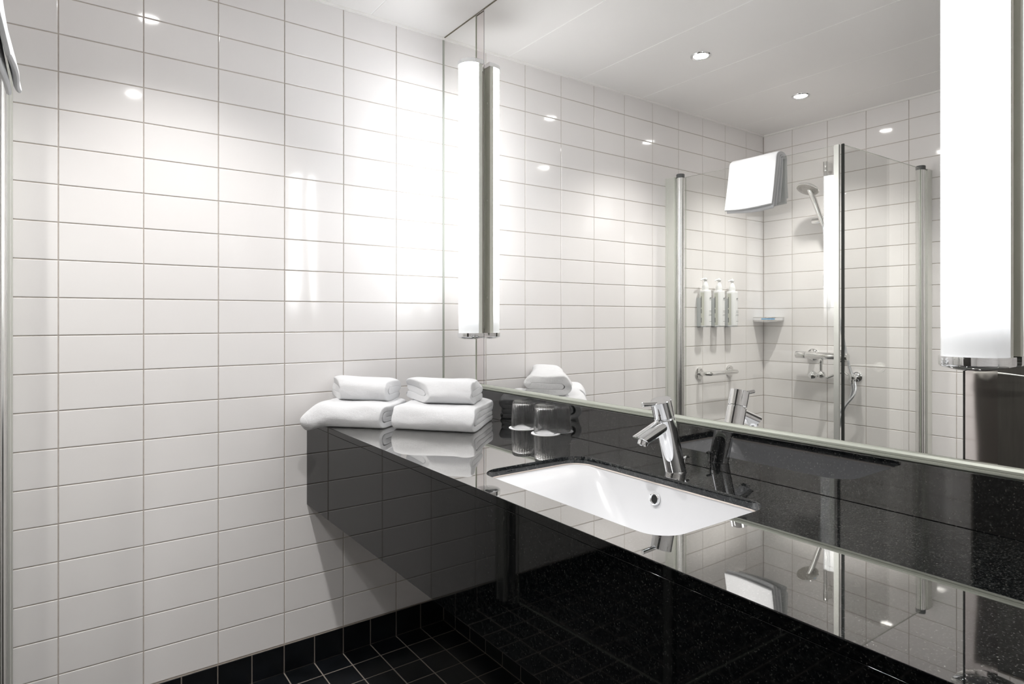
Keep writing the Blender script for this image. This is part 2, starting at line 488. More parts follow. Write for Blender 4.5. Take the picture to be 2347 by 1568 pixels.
# ------------------------------------------------------------------ worktop with splashback and front panel
HX0, HX1, HY0, HY1, HR = -.452, -.153, -1.4605, -.940, .052
def rrect(x0, x1, y0, y1, r, n=8):
    out = []
    for (cx_, cy_, a0) in ((x1 - r, y1 - r, 0), (x0 + r, y1 - r, PI / 2), (x0 + r, y0 + r, PI), (x1 - r, y0 + r, 1.5 * PI)):
        for k in range(n + 1):
            a = a0 + PI / 2 * k / n
            out.append((cx_ + r * math.cos(a), cy_ + r * math.sin(a)))
    return out
XE = -.525
vt = thing('vanity_counter', (-.27, -1.25, .537), 'long black polished granite washbasin counter below the mirror', 'counter')
def slab():
    T, B = ZC, ZC - .017
    e = .0012
    bm = bmesh.new()
    hole = rrect(HX0, HX1, HY0, HY1, HR)
    hv = [bm.verts.new((x, y, T)) for x, y in hole]
    ov = [bm.verts.new((x, y, T)) for x, y in ((XE + e, -YF + .002), (-.0005, -YF + .002), (-.0005, -.0005), (XE + e, -.0005))]
    he = [bm.edges.new((hv[k], hv[(k + 1) % len(hv)])) for k in range(len(hv))]
    oe = [bm.edges.new((ov[k], ov[(k + 1) % 4])) for k in range(4)]
    bmesh.ops.triangle_fill(bm, use_beauty=True, edges=he + oe)
    m = MB(); m.bm(bm)
    n = len(hole)
    # eased rim of the basin cut-out, then its wall
    prev = [(x, y, T) for x, y in hole]
    for (ins, z) in ((.0008, T - .0003), (.0012, T - .0012), (.0012, B)):
        cur = [(x, y, z) for x, y in rrect(HX0 + ins, HX1 - ins, HY0 + ins, HY1 - ins, HR - ins)]
        m.add(prev + cur, [(k, (k + 1) % n, n + (k + 1) % n, n + k) for k in range(n)], 1, True)
        prev = cur
    y0, y1 = -YF + .002, -.0005
    P = [(XE + e, y0, T), (XE + e, y1, T), (XE + e * .3, y0, T - e * .3), (XE + e * .3, y1, T - e * .3), (XE, y0, T - e), (XE, y1, T - e), (XE, y0, B + .0004), (XE, y1, B + .0004), (XE + .02, y0, B), (XE + .02, y1, B)]
    m.add(P, [(0, 1, 3, 2), (2, 3, 5, 4), (4, 5, 7, 6), (6, 7, 9, 8)], 2)
    m.add([(-.0005, y0, T), (-.0005, y1, T), (-.0005, y0, B), (-.0005, y1, B)], [(0, 1, 3, 2)])
    # underside around the basin
    bm = bmesh.new()
    hv = [bm.verts.new(p) for p in prev]
    ov = [bm.verts.new((x, y, B)) for x, y in ((XE + .02, y0), (-.0005, y0), (-.0005, y1), (XE + .02, y1))]
    he = [bm.edges.new((hv[k], hv[(k + 1) % n])) for k in range(n)]
    oe = [bm.edges.new((ov[k], ov[(k + 1) % 4])) for k in range(4)]
    bmesh.ops.triangle_fill(bm, use_beauty=True, edges=he + oe)
    m.bm(bm)
    return m
slab().build('worktop_slab', [M_GRAN_TOP, M_GRAN_CUT, M_GRAN_FRT], vt)
m = MB(); m.box(XE, XE + .02, -YF + .002, -.0005, .5385, ZC - .0176, 0, .0008)
m.build('front_panel', M_GRAN_FRT, vt)
m = MB(); m.box(-.0175, .0055, -YF + .002, -.0005, ZC + .0003, .9165, 0, .0008)
m.build('splashback', M_GRAN_SPL, vt)

# ------------------------------------------------------------------ basin
sk = thing('undermount_basin', (-.30, -1.2, .66), 'white porcelain rectangular basin set under the granite cut-out', 'washbasin')
def basin():
    m = MB(); zt = ZC - .0172; D = .135
    rim = (HX0 - .010, HX1 + .010, HY0 - .010, HY1 + .010, HR + .01)
    lip = (HX0 - .0015, HX1 + .0015, HY0 - .0015, HY1 + .0015, HR)
    bot = (-.385, -.222, -1.385, -1.15, .06)
    rings = [(rim, zt), (lip, zt), ((HX0 + .001, HX1 - .001, HY0 + .001, HY1 - .001, HR), zt - .003)]
    tab = [(0.03, .05), (.07, .14), (.12, .27), (.18, .42), (.27, .58), (.38, .73), (.52, .85), (.68, .935), (.84, .98), (1, 1)]
    for a, d in tab:
        q = tuple(l + (c - l) * a for l, c in zip(lip, bot))
        # the end away from the tap is a long gentle ramp
        y1 = lip[3] + (bot[3] - lip[3]) * (a ** .50)
        rings.append(((q[0], q[1], q[2], y1, q[4] + .018 * math.sin(a * PI)), zt - .003 - D * d))
    n = 4 * 9
    prev = None
    for (q, z) in rings:
        cur = [(x, y, z) for x, y in rrect(*q)]
        if prev: m.add(prev + cur, [(k, (k + 1) % n, n + (k + 1) % n, n + k) for k in range(n)], 0, True)
        prev = cur
    m.add(prev, [tuple(range(n))], 0, True)
    # outer shell
    outer = []
    for (q, z) in rings[3:]:
        outer.append([(x, y, z - .012) for x, y in rrect(q[0] - .010, q[1] + .010, q[2] - .010, q[3] + .010, q[4])])
    prev = [(x, y, zt) for x, y in rrect(*rim)]
    o2 = [(x, y, zt - .012) for x, y in rrect(*rim)]
    for cur in [o2] + outer:
        m.add(prev + cur, [(k, (k + 1) % n, n + (k + 1) % n, n + k) for k in range(n)], 0, True); prev = cur
    m.add(prev, [tuple(range(n))], 0, True)
    return m
ob = basin().build('bowl', M_PORC, sk)
# sealant bead under the stone
m = MB()
pts = [(x, y, ZC - .0188) for x, y in rrect(HX0 + .0012, HX1 - .0012, HY0 + .0012, HY1 - .0012, HR - .001)]
m.tube(pts + [pts[0]], .0015, 8, caps=False); m.build('sealant_bead', M_CAULK, sk)
ox, oy, oz = -.1625, -1.192, .7755
m = MB(); ax = (-1, 0, .16)
m.lathe([(.0075, -.001), (.0085, .0015), (.0105, .0035), (.0125, .003), (.0135, .0006), (.0135, -.002)], (ox, oy, oz), ax, 40)
m.build('overflow_ring', M_CHROME, sk)
m = MB(); m.lathe([(0, .0004), (.0082, .0006)], (ox - .0004, oy, oz), ax, 24); m.build('overflow_hole', M_BLACK, sk)
m = MB(); m.lathe([(0, .004), (.016, .004), (.019, .002), (.021, .001), (.031, .0012), (.032, 0)], (-.30, -1.24, ZC - .0172 - .003 - .135 + .0002), (0, 0, 1), 40)
m.build('drain_plug', M_CHROME, sk)

# ------------------------------------------------------------------ mirror: three panels and two steel strips, bottom rail
def mirror_panel(name, y0, y1, label, z0=.930):
    m = MB(); x = 0.0
    m.add([(x, y0, z0), (x, y1, z0), (x, y1, HC - .001), (x, y0, HC - .001)], [(0, 1, 2, 3)], 0)
    t = .0055
    P = [(x, y0, z0), (x, y1, z0), (x, y1, HC - .001), (x, y0, HC - .001)]; Q = [(t, p[1], p[2]) for p in P]
    m.add(P + Q, [(0, 1, 5, 4), (1, 2, 6, 5), (2, 3, 7, 6), (3, 0, 4, 7), (4, 5, 6, 7)], 1)
    o = tag(m.build(name, [M_MIRROR, M_MEDGE], origin=(0, (y0 + y1) / 2, z0)), label, 'mirror')
    return o
big = mirror_panel('wall_mirror', -1.7020, -.2835, 'large frameless wall mirror between the two tall lamps')
for ya_, yb_ in ((-.2842, -.2832), (-1.7023, -1.7013)):
    m = MB(); m.box(-.0005, .0054, ya_, yb_, .9302, HC - .0012)
    m.v = [(x, y, z) for x, y, z in m.v]
    m.build('dark_edge', M_SEAL, big)
mirror_panel('wall_mirror', -.2295, -.0030, 'narrow mirror panel in the corner left of the far lamp')
mirror_panel('wall_mirror', -YF + .003, -1.7475, 'mirror panel at the right edge beyond the near lamp')
for (y0, y1, lb) in ((-.2829, -.2301, 'polished steel strip behind the far tall lamp, by the corner'), (-1.7469, -1.7026, 'polished steel strip behind the near tall lamp, at right')):
    m = MB(); m.box(.0030, .0058, y0, y1, .930, HC - .001)
    tag(m.build('steel_strip', M_STRIP, origin=(.004, (y0 + y1) / 2, .93)), lb, 'mounting strip')
m = MB()
y0, y1 = -YF + .003, -.001
prof = [(.0056, .9170), (-.0085, .9170), (-.0095, .9185), (-.0095, .9215), (-.0080, .9222), (-.0080, .9235), (-.0090, .9242), (-.0090, .9275), (-.0062, .9315), (-.0008, .9330), (-.0006, .9297), (.0056, .9297)]
n = len(prof)
m.add([(x, y0, z) for x, z in prof] + [(x, y1, z) for x, z in prof], [(k, (k + 1) % n, n + (k + 1) % n, n + k) for k in range(n)] + [tuple(range(n)), tuple(range(2 * n - 1, n - 1, -1))])
tag(m.build('mirror_rail', M_RAIL, origin=(0, -1.3, .917)), 'thin metal rail holding the bottom edge of the mirror', 'rail')
m = MB(); m.box(-.0022, -.0004, y0, y1, HC - .0022, HC - .0006)
tag(m.build('mirror_top_bead', M_OLIVE, origin=(0, -1.3, HC - .004)), 'thin dark bead where the mirror meets the ceiling', 'bead')
m = MB(); m.box(-.0035, .0, -.0028, -.0004, .934, HC - .004)
tag(m.build('corner_bead', M_RAIL, origin=(0, 0, .934)), 'thin olive bead in the corner between tiles and mirror', 'bead')

# ------------------------------------------------------------------ tall wall lamps
def dprof(h, x0, d, grow=0.0, n=28):
    out = [(-(x0) + 0 * grow, h + grow)] if 0 else []
    for k in range(n + 1):
        t = PI * k / n
        out.append((-(x0 + (d + grow) * math.sin(t) ** .92), (h + grow) * math.cos(t)))
    return out
ZL0, ZL1 = 1.096, 2.057
def sconce(y):
    r_ = thing('tall_wall_lamp', (0, y, ZL0), 'tall vertical wall lamp with opal tube and chrome caps, far one near the tiled corner', 'lamp')
    h, x0, d = .0445, .030, .0475
    # back channel with mounting spine
    m = MB()
    m.prism([(-.0165, -h), (-.0165, h), (-x0, h), (-x0, -h)][::-1] , ZL0 + .012, ZL1 - .012)
    m.box(-.0165, .0028, -.012, .012, ZL0 + .03, ZL1 - .03)
    for z in (ZL0 + .14, (ZL0 + ZL1) / 2, ZL1 - .14):
        m.lathe([(0, 0), (.004, 0), (.003, .002), (0, .0024)], (-.0163, .026, z), (1, 0, 0), 12); m.lathe([(0, 0), (.004, 0), (.003, .002), (0, .0024)], (-.0163, -.026, z), (1, 0, 0), 12)
    m.v = [(p[0], p[1] + y, p[2]) for p in m.v]
    m.build('back_channel', M_BACK, r_)
    m = MB(); m.prism(dprof(h, x0 - .0005, d), ZL0 + .0155, ZL1 - .0155, 0, True)
    m.v = [(p[0], p[1] + y, p[2]) for p in m.v]
    m.build('diffuser', M_OPAL, r_)
    for nm, za, zb, zin in (('bottom_cap', ZL0, ZL0 + .016, 1), ('top_cap', ZL1 - .016, ZL1, -1)):
        m = MB()
        out = [(-.012, h + .003)] + [(-.012 - 1e-4, h + .003)] + dprof(h, x0, d, .003) + [(-.012, -h - .003)]
        out = [(-.012, h + .003)] + dprof(h, x0, d, .003) + [(-.012, -h - .003)]
        # slightly domed outer face
        zo = za if zin == 1 else zb; zi = zb if zin == 1 else za
        cx0 = -.045
        lay = [(1.0, zi), (1.0, zo + zin * .004), (.985, zo + zin * .0015), (.95, zo)]
        prev = None; n = len(out)
        for s_, z in lay:
            cur = [(cx0 + (x - cx0) * s_, yy * s_, z) for x, yy in out]
            if prev: m.add(prev + cur, [(k, (k + 1) % n, n + (k + 1) % n, n + k) for k in range(n)], 0, True)
            else: m.add(cur, [tuple(range(n))])
            prev = cur
        cur = [(cx0 + (x - cx0) * .5, yy * .5, zo - zin * .0055) for x, yy in out]
        m.add(prev + cur, [(k, (k + 1) % n, n + (k + 1) % n, n + k) for k in range(n)], 0, True)
        m.add(cur, [tuple(range(n))], 0, True)
        m.v = [(p[0], p[1] + y, p[2]) for p in m.v]
        m.build(nm, M_CHROME, r_)
    return r_
l1 = sconce(-.2530)
l2 = copy_tree(l1); l2.location = (0, -1.7275, ZL0 - .008)
l2['label'] = 'tall vertical wall lamp with opal tube, near one cropped at the right edge'
for l in (l1, l2): l['group'] = 'tall lamps flanking the mirror'

# ------------------------------------------------------------------ recessed ceiling lights
def downlight(x, y, label, k=1.0):
    r_ = thing('ceiling_spotlight', (x, y, HC), label, 'ceiling light', 'recessed ceiling spotlights')
    m = MB(); m.lathe([(.030, .0005), (.030, -.0015), (.034, -.004), (.040, -.004), (.0425, -.0005), (.0425, .0005)], (x, y, HC), (0, 0, 1), 40)
    m.build('trim_ring', M_CHROME, r_)
    m = MB(); m.lathe([(0, -.0012), (.030, -.0012)], (x, y, HC), (0, 0, 1), 32)
    m.build('lens', M_LED, r_)
    ld = bpy.data.lights.new('spot_bulb', 'SPOT'); ld.energy = SPOT_W * k; ld.color = (1, .985, .97)
    ld.spot_size = math.radians(113); ld.spot_blend = 1.0; ld.shadow_soft_size = .025
    lo = bpy.data.objects.new('bulb', ld); COL.objects.link(lo); lo.parent = r_; lo.location = (0, 0, -.03)
downlight(-.936, -.485, 'round recessed ceiling spotlight nearest the camera of the two seen in the mirror')
downlight(-1.712, -.482, 'round recessed ceiling spotlight over the shower, lower of the two in the mirror', 1.05)
downlight(-1.60, -1.370, 'round recessed ceiling spotlight in front of the dark door', 1.2)
downlight(-.915, -1.385, 'round recessed ceiling spotlight above the floor near the viewer')

# ------------------------------------------------------------------ tap
tx, ty = -.0947, -1.1937
tp = thing('basin_tap', (tx, ty, ZC), 'leaning chrome mixer tap standing behind the basin', 'tap')
A0 = Vector((tx, ty, ZC)); AX = Vector((-.0505, 0, .162)); AU = AX.normalized()
R0 = .0225
def along(t): return A0 + AX * t
m = MB()
# slanted cylinder cut level at its foot
n = 56; q = AU.to_track_quat('Z', 'Y'); ring0 = []; ring1 = []; ring2 = []
for k in range(n):
    a = 2 * PI * k / n; off = q @ Vector((R0 * math.cos(a), R0 * math.sin(a), 0))
    t = -off.z / AU.z; ring0.append(A0 + off + AU * t)
    ring1.append(along(.745) + off); ring2.append(along(.752) + off * .955)
for ra, rb in ((ring0, ring1), (ring1, ring2)):
    m.add(ra + rb, [(k, (k + 1) % n, n + (k + 1) % n, n + k) for k in range(n)], 0, True)
m.add(ring0, [tuple(range(n))]); m.add(ring2, [tuple(range(n))])
m.cyl(along(.75), along(.772), R0 * .88, n=n)
m.build('body', M_CHROME, tp)
m = MB(); L = AX.length
m.lathe([(0, 0), (R0 * .95, 0), (R0, .0012), (R0 + .0004, .0376), (R0 - .0005, .0386), (0, .0386)], along(.768), AU, n)
cap = m.build('handle_cap', M_CHROME, tp)
m = MB()
ltop = along(.768) + AU * .0300
m.tube([ltop + Vector((-.010, 0, 0)), ltop + Vector((-.030, 0, .0008)), ltop + Vector((-.0595, 0, .0022)), ltop + Vector((-.0605, 0, .0022))], [.0047, .0047, .0047, .0038], 20)
m.build('lever', M_CHROME, cap)
m = MB(); pr_ = along(.84); rr = Vector((-1, -.35, 0)).normalized(); rr = (rr - AU * rr.dot(AU)).normalized()
m.lathe([(0, .0006), (.0022, .0006), (.0025, 0)], pr_ + rr * (R0 + .0002), rr, 14); m.build('colour_dot', M_RUB, cap)
m = MB()
s0 = along(.675); sd = Vector((-.076, 0, -.027))
q2 = sd.to_track_quat('Z', 'Y'); RS = .0162
rs0 = []; rs1 = []; rs2 = []
for k in range(48):
    a = 2 * PI * k / 48; off = q2 @ Vector((RS * math.cos(a), RS * math.sin(a), 0))
    rs0.append(s0 + off)
    # end cut on the slant so the mouth faces down
    e = s0 + sd + off + sd.normalized() * (off.z * .95 + .002)
    rs1.append(e); rs2.append(s0 + sd + off * .93 + sd.normalized() * (off.z * .9 + .0035))
for ra, rb in ((rs0, rs1), (rs1, rs2)):
    m.add(ra + rb, [(k, (k + 1) % 48, 48 + (k + 1) % 48, 48 + k) for k in range(48)], 0, True)
m.add(rs2, [tuple(range(48))])
sp = m.build('spout', M_CHROME, tp)
m = MB(); ec = s0 + sd + Vector((.004, 0, -.006))
m.lathe([(.0075, -.004), (.0112, -.002), (.0112, .005), (.0105, .0070), (.0085, .0073), (.0080, .0060), (0, .0058)], ec, (-.42, 0, -1), 32)
m.build('aerator', M_CHROME, sp)
m = MB(); m.lathe([(0, 0), (R0 + .0012, 0), (R0 + .0012, .0012), (R0 + .0006, .0016), (R0 - .002, .0020)], (tx, ty, ZC + .0002), (0, 0, 1), 48)
m.build('base_ring', M_CHROME, tp)
m = MB()
m.cyl((-.0650, ty, ZC), (-.0650, ty, ZC + .024), .0022, n=12)
m.tube([(-.0650, ty, ZC + .022), (-.0632, ty, ZC + .0262), (-.0590, ty, ZC + .0275), (-.0515, ty, ZC + .0262)], [.0022, .0030, .0032, .0026], 12)
m.tube([(-.0662, ty, ZC + .0235), (-.0690, ty, ZC + .0260)], [.0022, .0030], 12)
m.build('drain_rod', M_CHROME, tp)

# ------------------------------------------------------------------ tumblers on coasters
def tumbler(x, y, label):
    o = (x, y, ZC + .0014)
    def flute(r, h, a):
        k = max(0.0, min(1.0, (h - .040) / .026))
        return r + .0022 * k * (abs(math.cos(a * 14)) - .6)
    prof = []
    Hh = .083
    out = [(.0345, .0), (.0356, .0008), (.0361, .003), (.0362, .010)]
    for k in range(1, 27): 
        h = .010 + .062 * k / 26; out.append((.0362 - .0037 * (k / 26) ** 1.3, h))
    out += [(.0322, .0755), (.0313, .0785), (.0297, .0812), (.0272, .0828), (.0235, .0830)]
    inn = [(.0336, .0006), (.0332, .003), (.0333, .010), (.0322, .030), (.0312, .050), (.0304, .064), (.0290, .0705), (.0255, .0735), (.018, .0745), (0, .0748)]
    m = MB()
    m.lathe(out + [(0.012, .0822), (0, .0818)], o, (0, 0, 1), 224, fr=flute)
    m.lathe([(.0345, 0)] + inn, o, (0, 0, 1), 224)
    g = m.build('drinking_glass', M_GLASS, origin=o)
    return tag(g, label, 'glass', 'upturned ribbed tumblers on the worktop')
def coaster(x, y, label):
    m = MB(); m.lathe([(0, .0008), (.0375, .0008), (.0385, .0012), (.0425, .0012), (.0435, .0008), (.0435, .0002), (.043, 0), (0, 0)], (x, y, ZC + .0002), (0, 0, 1), 72)
    return tag(m.build('coaster', M_PAPER, origin=(x, y, ZC)), label, 'coaster', 'paper coasters under the tumblers')
g1 = (-.0415, -.5640); g2 = (-.0425, -.6765)
coaster(*g1, 'round white paper coaster under the tumbler nearer the towels'); coaster(*g2, 'round white paper coaster under the tumbler nearer the tap')
tumbler(*g1, 'ribbed clear tumbler upside down on a coaster, nearer the towels'); tumbler(*g2, 'ribbed clear tumbler upside down on a coaster, nearer the tap')

# ------------------------------------------------------------------ folded towels
def thick_path(path, th):
    """closed outline around an open path in 2-D"""
    A, B = [], []
    n = len(path)
    for i, p in enumerate(path):
        a = Vector(path[max(i - 1, 0)]); c = Vector(path[min(i + 1, n - 1)])
        t = (c - a).normalized(); nr = Vector((-t.y, t.x)); p = Vector(p)
        A.append(p + nr * th / 2); B.append(p - nr * th / 2)
    t0 = (Vector(path[0]) - Vector(path[1])).normalized(); t1 = (Vector(path[-1]) - Vector(path[-2])).normalized()
    e0 = [Vector(path[0]) + t0 * th * .38]; e1 = [Vector(path[-1]) + t1 * th * .38]
    return A + e1 + B[::-1] + e0
def arc(c, r, a0, a1, n=8, ry=None):
    return [(c[0] + r * math.cos(a0 + (a1 - a0) * k / n), c[1] + (ry or r) * math.sin(a0 + (a1 - a0) * k / n)) for k in range(n + 1)]
def lin(a, c, n):
    return [(a[0] + (c[0] - a[0]) * k / n, a[1] + (c[1] - a[1]) * k / n) for k in range(1, n)]
def fold4(D, T, gap=1.0):
    """cross-section (u: depth from the folded front edge, z): nested double fold, four layers"""
    th = T / 4 * .96; z = [T * (k + .5) / 4 for k in range(4)]
    p = []
    p += [(D * .985, z[1])] + lin((D * .985, z[1]), (T * .55, z[1]), 14)
    p += arc((T * .55, (z[1] + z[2]) / 2), T * .13, -PI / 2, -1.5 * PI, 8, ry=(z[2] - z[1]) / 2)
    p += lin((T * .55, z[2]), (D - T * .14, z[2]), 14)
    p += arc((D - T * .14, (z[2] + z[3]) / 2), T * .125, -PI / 2, PI / 2, 8, ry=(z[3] - z[2]) / 2)
    p += lin((D - T * .14, z[3]), (T * .45, z[3]), 18)
    p += arc((T * .42, T / 2), T * .36, PI / 2, 1.5 * PI, 16, ry=(z[3] - z[0]) / 2)
    p += lin((T * .42, z[0]), (D, z[0]), 16) + [(D, z[0])]
    return thick_path(p, th)
def fold2(D, T):
    th = T / 3 * .99; z = [T * (k + .5) / 3 for k in range(3)]
    p = [(D * .95, z[1])] + lin((D * .95, z[1]), (T * .45, z[1]), 12)
    p += arc((T * .45, (z[1] + z[2]) / 2), T * .16, -PI / 2, -1.5 * PI, 8, ry=(z[2] - z[1]) / 2)
    p2 = [(D, z[0])]
    # zig-zag of three layers whose outer skin wraps the front
    p = [(D * .90, z[1])] + lin((D * .90, z[1]), (T * .62, z[1]), 12) + [(T * .62, z[1])]
    p = p + arc((D * .0 + T * .62, (z[1] + z[1]) / 2), .0001, 0, 0, 1)[:0]
    q = []
    q += [(T * .40, z[1])] + lin((T * .40, z[1]), (D - T * .18, z[1]), 12)
    q += arc((D - T * .18, (z[1] + z[2]) / 2), T * .165, -PI / 2, PI / 2, 8, ry=(z[2] - z[1]) / 2)
    q += lin((D - T * .18, z[2]), (T * .48, z[2]), 14)
    q += arc((T * .46, T / 2), T * .36, PI / 2, 1.5 * PI, 14, ry=(z[2] - z[0]) / 2)
    q += lin((T * .46, z[0]), (D, z[0]), 14) + [(D, z[0])]
    return thick_path(q, th)
def towel(name, corner, udir, ldir, L, outline, T, label, cat='towel', seed=0, sag=0.0, zs=None, nl=26, warp=.006, edgefn=None, zb=ZC, amp=1.0, rake=0.0):
    """corner: x,y of the front corner; udir: depth direction; ldir: length direction"""
    u_ = Vector((*udir, 0)).normalized(); l_ = Vector((*ldir, 0)).normalized(); c0 = Vector((corner[0], corner[1], zb))
    m = MB(); n = len(outline)
    cu = sum(p[0] for p in outline) / n; cz = sum(p[1] for p in outline) / n
    Dm = max(p[0] for p in outline)
    vs = []
    us_ = [0, .006, .018, .035] + [.035 + (.93) * k / nl for k in range(1, nl + 1)] + [.982, .994, 1.0]
    for t in us_:
        e = min(t, 1 - t)
        for (pu, pz) in outline:
            # rounded ends: thin each layer a little toward the cut end
            z = pz; u = pu; ll = t * L
            if e < .03:
                k = (.03 - e) / .03
                k = 1 - math.sqrt(max(0, 1 - k * k))
                u = u + (cu - u) * .03 * k; z = z + (cz - z) * .10 * k
            P = c0 + u_ * u + l_ * ll + Vector((0, 0, z))
            zr = z / T
            nz_ = noise.noise_vector(Vector((P.x * 9 + seed * 3.1, P.y * 9, zr * 2.0 + seed)))
            n3 = noise.noise_vector(Vector((P.x * 28 + seed, P.y * 28, P.z * 60)))
            P += (u_ * nz_.x * 1.2 + l_ * nz_.y * 1.4) * warp * (.4 + zr) * amp + u_ * n3.x * .0016 + l_ * n3.y * .0016
            P.z += (nz_.z * warp * .9 + n3.z * .0010) * zr * amp
            # soft shoulders: pile slumps toward its ends and back
            sh = max(0, 1 - e / .16) ** 2 * .10 + sag * (1 - math.sin(PI * min(1, max(0, u / Dm)))) 
            P.z -= zr * T * sh
            P += l_ * (rake * (u / Dm))
            if edgefn: P = edgefn(P, t, u / Dm, zr)
            P.z = max(P.z, zb + .0006) if not edgefn else P.z
            vs.append(P)
    k = len(us_); fs = []
    for i in range(k - 1):
        for j in range(n):
            j2 = (j + 1) % n
            fs.append((i * n + j, i * n + j2, (i + 1) * n + j2, (i + 1) * n + j))
    m.add(vs, fs, 0, True)
    # end caps as strips between the two sides of the ribbon
    h = n // 2
    for base in (0, (k - 1) * n):
        F_ = []
        for j in range(h - 1):
            a, b_, c_, d_ = j, j + 1, (n - 2 - j), (n - 2 - j - 1)
            if d_ > b_: F_.append((base + a, base + b_, base + d_, base + c_))
        F_.append((base + h - 1, base + h, base + h - 0))if 0 else None
        F_.append((base + n - 1, base + 0, base + n - 2))
        mid = [j for j in range(h - 1, n - h + 1)]
        if len(mid) >= 3: F_.append(tuple(base + j for j in mid))
        m.add(vs if 0 else [vs[i] for i in range(base, base + n)], [tuple(i - base for i in f) for f in F_], 0, True)
    o = m.build(name, M_TERRY, origin=(c0.x + (u_ * Dm / 2 + l_ * L / 2).x, c0.y + (u_ * Dm / 2 + l_ * L / 2).y, zb))
    sb = o.modifiers.new('soft', 'SUBSURF'); sb.levels = 1; sb.render_levels = 2
    o.data.polygons.foreach_set('use_smooth', [True] * len(o.data.polygons))
    return tag(o, label, cat)
UD = (.73, .68); LD = (-.64, .768)
T1 = .076; TA = .074
# large towel nearer the glasses
towel('bath_towel', (-.2260, -.5700), (.72, .69), (-.625, .78), .262, fold4(.262, T1), T1,
      'large folded white towel on the worktop nearer the tumblers, under a hand towel', seed=1, warp=.006)
# large towel overhanging the front edge
def droop(P, t, u, zr):
    d = max(0.0, -(P.x - (XE + .012)))
    P.z -= min(.016, d * d * 6.0)
    if P.x > XE + .004: P.z = max(P.z, ZC + .0006)
    P.y = min(P.y, -.004)
    return P
towel('bath_towel', (-.4160, -.3470), (.80, .60), (-.675, .738), .262, fold4(.195, TA), TA,
      'large folded white towel against the tiled wall, overhanging the worktop edge', seed=5, warp=.006, edgefn=droop)
# hand towels on top
def flatbase(zb, l_, D, r0, r1):
    l_ = Vector((*l_, 0)).normalized()
    def f(P, t, u, zr):
        P = P + l_ * (D * u * (r0 + (r1 - r0) * t))
        P.z = max(P.z, zb + .0004 + 0 * t); P.y = min(P.y, -.004); return P
    return f
H1 = .072
towel('hand_towel', (-.1960, -.5150), (.80, .60), (-.67, .745), .142, fold2(.150, H1), H1,
      'small folded white towel on top of the pile nearer the tumblers', seed=9, zb=ZC + T1 - .0015, warp=.011, edgefn=flatbase(ZC + T1 - .0015, (-.67, .745), .150, .15, 1.0), sag=.03)
towel('hand_towel', (-.3700, -.2820), (.80, .60), (-.62, .785), .160, fold2(.112, H1), H1,
      'small folded white towel on top of the pile against the tiled wall', seed=13, zb=ZC + TA - .0015, warp=.007, edgefn=flatbase(ZC + TA - .0015, (-.62, .785), .112, .10, .95), sag=.03)

# ------------------------------------------------------------------ shower enclosure
ZG = 1.871
def pane(m, a, c, th, z0, z1, mi=0, edge=False):
    a = Vector((*a, 0)); c = Vector((*c, 0)); d = (c - a).normalized(); nr = Vector((-d.y, d.x, 0)) * th / 2
    o = [(a + nr), (c + nr), (c - nr), (a - nr)]
    m.prism([(p.x, p.y) for p in o], z0, z1, mi)
    if edge:
        m.mi[-2:] = [1, 1]; m.mi[-3] = 1; m.mi[-5] = 1
    return m
# screen beside the back wall
sc1 = thing('shower_screen', (-1.335, -.42, .02), 'clear glass shower screen with a white towel hanging over it', 'shower screen')
m = MB(); pane(m, (-1.3455, -.086), (-1.3725, -.814), .006, .02, ZG, 0, True); m.build('glass_pane', [M_PANE, M_GEDGE], sc1)
m = MB()
m.box(-1.3215, -1.2965, -.052, -.0006, .02, 1.872)
m.box(-1.3250, -1.2935, -.012, -.0006, .02, 1.872)
for x in (-1.3170, -1.3090, -1.3010): m.box(x - .0015, x + .0015, -.054, -.052, .02, 1.872)
m.build('wall_channel', M_SATIN, sc1)
m = MB(); m.cyl((-1.3220, -.0725, .02), (-1.3220, -.0725, 1.866), .0185, n=36, cap=True)
for a in range(0, 360, 60): 
    ca, sa = math.cos(math.radians(a)), math.sin(math.radians(a))
    m.cyl((-1.3220 + .0180 * ca, -.0725 + .0180 * sa, .021), (-1.3220 + .0180 * ca, -.0725 + .0180 * sa, 1.865), .0022, n=6)
m.build('hinge_post', M_ALU, sc1)
m = MB(); m.cyl((-1.3220, -.0725, 1.866), (-1.3220, -.0725, 1.886), .0205, n=36, bv=.003)
m.build('post_cap', M_PLCAP, sc1)
m = MB(); pane(m, (-1.3725, -.813), (-1.3735, -.8325), .014, .02, 1.872); m.build('stile', M_SATIN, sc1)
# screen to the shower wall
sc2 = thing('shower_screen', (-1.75, -.85, .02), 'clear glass shower screen hinged to the shower wall, seen right of the shower set', 'shower screen')
m = MB(); pane(m, (-1.386, -.8425), (-2.088, -.8600), .006, .02, ZG, 0, True); m.build('glass_pane', [M_PANE, M_GEDGE], sc2)
m = MB(); pane(m, (-1.3800, -.8405), (-1.3868, -.8425), .010, .02, 1.874); m.build('edge_seal', M_SEAL, sc2)
m = MB(); m.box(-2.1205, -W + .0006, -.8785, -.862, .02, 1.870)
m.build('wall_channel', M_SATIN, sc2)
m = MB(); m.cyl((-2.106, -.8540, .02), (-2.106, -.8540, 1.866), .0185, n=36)
for a in range(0, 360, 60):
    ca, sa = math.cos(math.radians(a)), math.sin(math.radians(a))
    m.cyl((-2.106 + .0180 * ca, -.854 + .0180 * sa, .021), (-2.106 + .0180 * ca, -.854 + .0180 * sa, 1.865), .0022, n=6)
m.build('hinge_post', M_ALU, sc2)
m = MB(); m.cyl((-2.106, -.8540, 1.866), (-2.106, -.8540, 1.886), .0205, n=36, bv=.003); m.build('post_cap', M_PLCAP, sc2)

